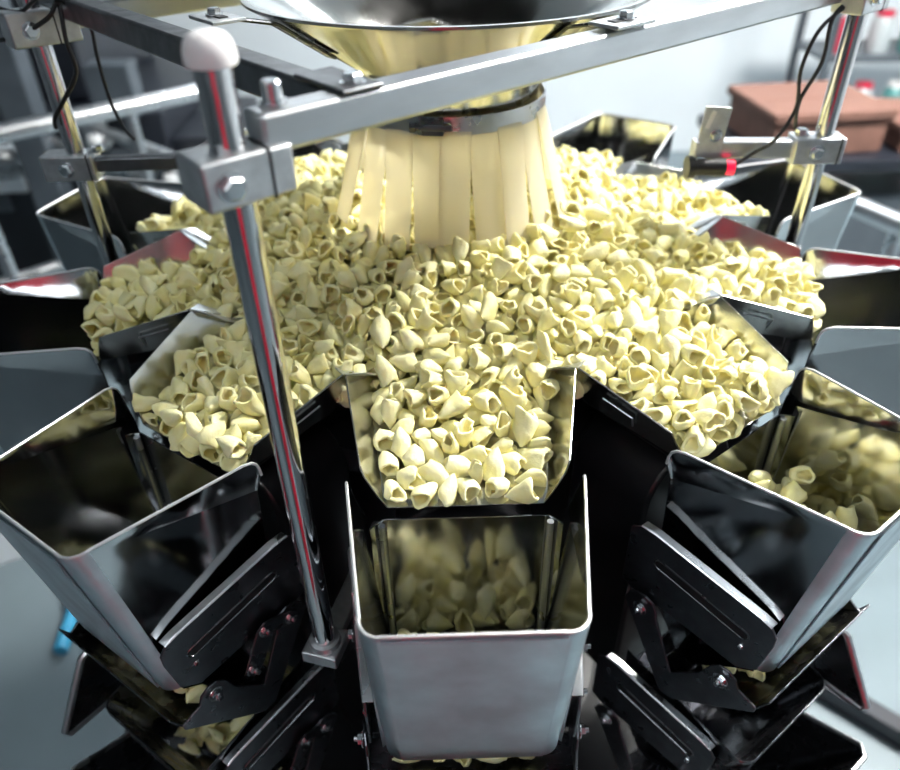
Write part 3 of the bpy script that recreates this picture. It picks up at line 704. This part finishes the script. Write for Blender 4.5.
for i in range(18):
    V, F = snack_mesh(i); b = B(); b.add(V, F); me = b.mesh('snack_cone', 'snack', ang=75); me.materials.append(MATS['snack_inside'])
    me.polygons.foreach_set('material_index', [1 if (q >= 11*16) and q != 14*16-16*0 and len(p.vertices) == 4 or q == len(me.polygons)-1 else 0 for q, p in enumerate(me.polygons)]); VAR.append(me)
VARV = [np.array([v.co[:] for v in me.vertices]) for me in VAR]
VARF = [[tuple(p.vertices) for p in me.polygons] for me in VAR]
VARM = [[p.material_index for p in me.polygons] for me in VAR]
RA_, RB_, DL = 0.0097, 0.0070, 0.0125

def relax(A, Bp, constrain, iters=45, g=0.0012):
    n = len(A); X = np.concatenate([A, Bp]); rad = np.concatenate([np.full(n, RA_), np.full(n, RB_)])
    pi = pj = None
    for it in range(iters):
        X[:, 2] -= g*(1 if it < iters*0.7 else 0.3)
        if it % 5 == 0:
            pi, pj = [], []
            order = np.argsort(X[:, 0]); Xs = X[order]
            hi = np.searchsorted(Xs[:, 0], Xs[:, 0]+0.026)
            for s_ in range(0, len(X)):
                e = hi[s_]
                if e > s_+1:
                    d = Xs[s_+1:e]-Xs[s_]
                    q = np.nonzero((np.abs(d[:, 1]) < 0.026) & (np.abs(d[:, 2]) < 0.026))[0]
                    if len(q): pi.append(np.full(len(q), order[s_])); pj.append(order[s_+1+q])
            pi = np.concatenate(pi); pj = np.concatenate(pj)
            ok = (pi % n) != (pj % n); pi, pj = pi[ok], pj[ok]
        for sub in range(2):
            d = X[pj]-X[pi]; L = np.linalg.norm(d, axis=1)+1e-9; pen = (rad[pi]+rad[pj])-L
            m_ = pen > 0; dd = d[m_]/L[m_, None]*(pen[m_, None]*0.35)
            np.add.at(X, pi[m_], -dd); np.add.at(X, pj[m_], dd)
            d = X[n:]-X[:n]; L = np.linalg.norm(d, axis=1, keepdims=True)+1e-9; c = d/L*(L-DL)*0.5
            X[:n] += c; X[n:] -= c
            X = constrain(X, rad)
    return X[:n], X[n:]

def support(P):
    r = np.hypot(P[:, 0], P[:, 1])
    cone = np.interp(r, [0, 0.06, 0.30, 0.32], [0.355, 0.35, 0.2855, 0.283])
    return cone
def to_head(P):
    th = np.arctan2(P[:, 0], -P[:, 1]); k = np.round((np.degrees(th)-TH0)/36.0)
    t = np.radians(k*36+TH0)
    R = P[:, 0]*np.sin(t)-P[:, 1]*np.cos(t); l = P[:, 0]*np.cos(t)+P[:, 1]*np.sin(t)
    return k, t, R, l
def heap_constrain(X, rad):
    k, t, R, l = to_head(X)
    zf = np.where(R < 0.30, support(X), np.interp(R, [0.30, 0.424], [0.2855, 0.2735]))
    X[:, 2] = np.maximum(X[:, 2], zf+rad*0.95)
    intray = R > 0.312
    h = X[:, 2]-zf
    hw = np.interp(R, [0.312, 0.424], [0.0835, 0.066])+np.minimum(h, 0.05)*0.36-rad*1.25
    l2 = np.where(intray, np.clip(l, -hw, hw), l)
    R2_ = np.minimum(R, 0.421)
    X[:, 0] = R2_*np.sin(t)+l2*np.cos(t); X[:, 1] = -R2_*np.cos(t)+l2*np.sin(t)
    # hold heap below its natural surface
    top = np.interp(R, [0, 0.12, 0.20, 0.30, 0.36, 0.424], [0.405, 0.392, 0.372, 0.347, 0.328, 0.312])
    X[:, 2] = np.minimum(X[:, 2], top)
    return X
cand = []
def rand_dirs(n):
    d = rng.normal(size=(n, 3)); return d/np.linalg.norm(d, axis=1, keepdims=True)
pts = []
N_IN = 1500
while len(pts) < N_IN:
    x_, y_ = rng.uniform(-0.32, 0.32, 2); r_ = math.hypot(x_, y_)
    if r_ > 0.318 or r_ < 0.03: continue
    pts.append((x_, y_, np.interp(r_, [0, 0.30], [0.365, 0.30])+rng.uniform(0, 0.045)))
DENS = {0: 48, 1: 110, -1: 84, 2: 92, -2: 84, 3: 80, -3: 70, 4: 64, -4: 64, 5: 64}
for k, n_ in DENS.items():
    for _ in range(n_):
        R_ = rng.uniform(0.318, 0.418); l_ = rng.uniform(-1, 1)*np.interp(R_, [0.312, 0.424], [0.083, 0.066])*0.95
        p = head_pt(k, R_, l_, 0.287+rng.uniform(0, 0.012 if k in (0, 4, -4) else 0.032)*np.interp(R_, [0.31, 0.42], [1.5, 0.8])); pts.append(tuple(p))
pts = np.array(pts); dd = rand_dirs(len(pts))
PA, PB = relax(pts+dd*DL*0.4, pts-dd*DL*0.6, heap_constrain)
kind_of = []
kk, _, RR, _ = to_head((PA+PB)/2)
for i in range(len(PA)): kind_of.append(('tray', int(kk[i]) if RR[i] > 0.316 else 99))

def pile(k, n, zmin, zs, Rlim, lims, dz=0.0, dR=0.0):
    """snacks lying in the V shaped bottom of a hopper"""
    Rr = rng.uniform(Rlim[0], Rlim[1], n); l = rng.uniform(-lims, lims, n); z = rng.uniform(zmin, zmin+zs, n)
    P = np.stack([Rr, l, z], 1); d = rand_dirs(n)
    def con(X, rad):
        zf = np.where(X[:, 0] < 0.477, 0.062+(0.477-X[:, 0])*0.9, 0.022+(X[:, 0]-0.477)*0.88)
        X[:, 2] = np.maximum(X[:, 2], zf+rad*1.2); X[:, 1] = np.clip(X[:, 1], -0.072+rad, 0.072-rad)
        X[:, 0] = np.clip(X[:, 0], 0.430+rad, 0.542+(X[:, 2]-0.10)*0.13-rad-0.003); return X
    a, b_ = relax(P+d*DL*0.4, P-d*DL*0.6, con, 40)
    t = math.radians(k*36+TH0)
    def tw(Q): return np.stack([(Q[:, 0]+dR)*math.sin(t)+Q[:, 1]*math.cos(t), -(Q[:, 0]+dR)*math.cos(t)+Q[:, 1]*math.sin(t), Q[:, 2]+dz], 1)
    return tw(a), tw(b_)
for (k, n, zmin, zs, dz, dR, nm) in [(0, 72, 0.06, 0.11, 0, 0, 'hop'), (1, 150, 0.07, 0.19, 0, 0, 'hop'), (-1, 24, 0.06, 0.08, 0, 0, 'hop'), (2, 34, 0.06, 0.07, 0, 0, 'hop'), (-2, 20, 0.06, 0.06, 0, 0, 'hop'), (-1, 26, 0.06, 0.07, -0.215, -0.012, 'low'), (3, 20, 0.06, 0.06, 0, 0, 'hop'), (4, 20, 0.06, 0.06, 0, 0, 'hop')]:
    a, b_ = pile(k, n, zmin, zs, (0.445, 0.53), 0.065, dz, dR)
    PA = np.concatenate([PA, a]); PB = np.concatenate([PB, b_]); kind_of += [(nm, k)]*n
NS = len(PA)
# which snacks show largest in the photograph (coarse coverage count)
mid = (PA*0.45+PB*0.55); axis = PA-PB; axis /= np.linalg.norm(axis, axis=1, keepdims=True)
C0 = np.array(CAM); FWv = np.array(fw); Rv = np.array(r2); Uv = np.array(u2)
dep = (mid-C0)@FWv; px = 450+FPX*((mid-C0)@Rv)/dep; py = 385-FPX*((mid-C0)@Uv)/dep; pr = FPX*0.0115/dep
W_, H_ = 900, 770; buf = np.full((H_, W_), -1, int)
for i in np.argsort(-dep):
    x0, x1, y0, y1 = int(px[i]-pr[i]), int(px[i]+pr[i])+1, int(py[i]-pr[i]), int(py[i]+pr[i])+1
    x0, y0, x1, y1 = max(x0, 0), max(y0, 0), min(x1, W_), min(y1, H_)
    if x1 > x0 and y1 > y0: buf[y0:y1, x0:x1] = i
cnt = np.bincount(buf[buf >= 0], minlength=NS).astype(float)
for i in range(NS):
    nm, k = kind_of[i]
    if nm != 'tray': cnt[i] *= 0.35 if not (k == -1) else 1.0
big = set(np.argsort(-cnt)[:300].tolist())
def snack_label(nm, k):
    if nm == 'low': return 'pale snack in the dark lower weigh hopper', 'snacks in the lower weigh hopper'
    if nm == 'hop':
        return ({0: 'pale cone snack inside the frosted-front hopper', 1: 'pale cone snack inside the brightly lit full hopper', 2: 'pale cone snack inside the hopper below the photo sensor',
                 -1: 'loose pale cone snack inside the dark shiny hopper', -2: 'pale cone snack inside the shaded hopper at the cable pole'}.get(k, 'pale cone snack inside a hopper behind the sensor pole'), 'snacks inside hopper %s' % ['one', 'two', 'three', 'four', 'five', 'six', 'seven', 'eight', 'nine', 'ten'][k+4])
    d = {0: ('pale hollow cone snack on the tray above the frosted-front hopper', 'snacks on the tray above the frosted-front hopper'),
         1: ('brightly lit cone snack on the highest-heaped tray', 'snacks on the brightly lit tray'),
         -1: ('shaded cone snack on the tray crossed by the pole', 'snacks on the tray crossed by the capped pole'),
         2: ('pale cone snack on the tray beneath the photo sensor', 'snacks on the tray beneath the photo sensor'),
         -2: ('shaded yellow cone snack on the tray facing the cable pole', 'snacks on the tray facing the cable pole'),
         99: ('yellow cone snack in the central heap around the strips', 'snacks in the central heap')}
    return d.get(k, ('pale cone snack on a tray behind the strip curtain', 'snacks on the trays behind the funnel'))
sv, sf, sm_ = [], [], []; off = 0
for i in range(NS):
    v = i % len(VAR); zax = Vector(axis[i]); q = zax.to_track_quat('Z', 'Y') @ Matrix.Rotation(rng.uniform(0, 6.28), 3, 'Z').to_quaternion()
    s = float(rng.uniform(0.80, 1.06)); c = Vector(mid[i])
    if i in big:
        o = bpy.data.objects.new('cone_snack', VAR[v]); COL.objects.link(o)
        o.location = c; o.rotation_euler = q.to_euler(); o.scale = (s, s, s)
        lb, gr = snack_label(*kind_of[i])
        az = axis[i][2]; tc_ = float(np.dot(axis[i], (C0-mid[i])/np.linalg.norm(C0-mid[i])))
        if az > 0.55: lb += ', mouth up'
        elif az < -0.55: lb += ', tip up'
        elif tc_ > 0.45: lb += ', hollow side showing'
        else: lb += ', lying sideways'
        tag(o, lb, 'snack', gr)
    else:
        R3 = np.array(q.to_matrix()); P = VARV[v]@R3.T*s+np.array(c)
        sv.append(P); sf += [tuple(j+off for j in f) for f in VARF[v]]; sm_ += VARM[v]; off += len(P)
me = bpy.data.meshes.new('snack_heap'); me.from_pydata(np.concatenate(sv).tolist(), [], sf); me.update()
me.polygons.foreach_set('use_smooth', [True]*len(me.polygons)); me.materials.append(MATS['snack']); me.materials.append(MATS['snack_inside']); me.polygons.foreach_set('material_index', sm_)
o = bpy.data.objects.new('snack_heap', me); COL.objects.link(o)
tag(o, 'rest of the heap of pale yellow cone snacks', 'snacks', kind='stuff')
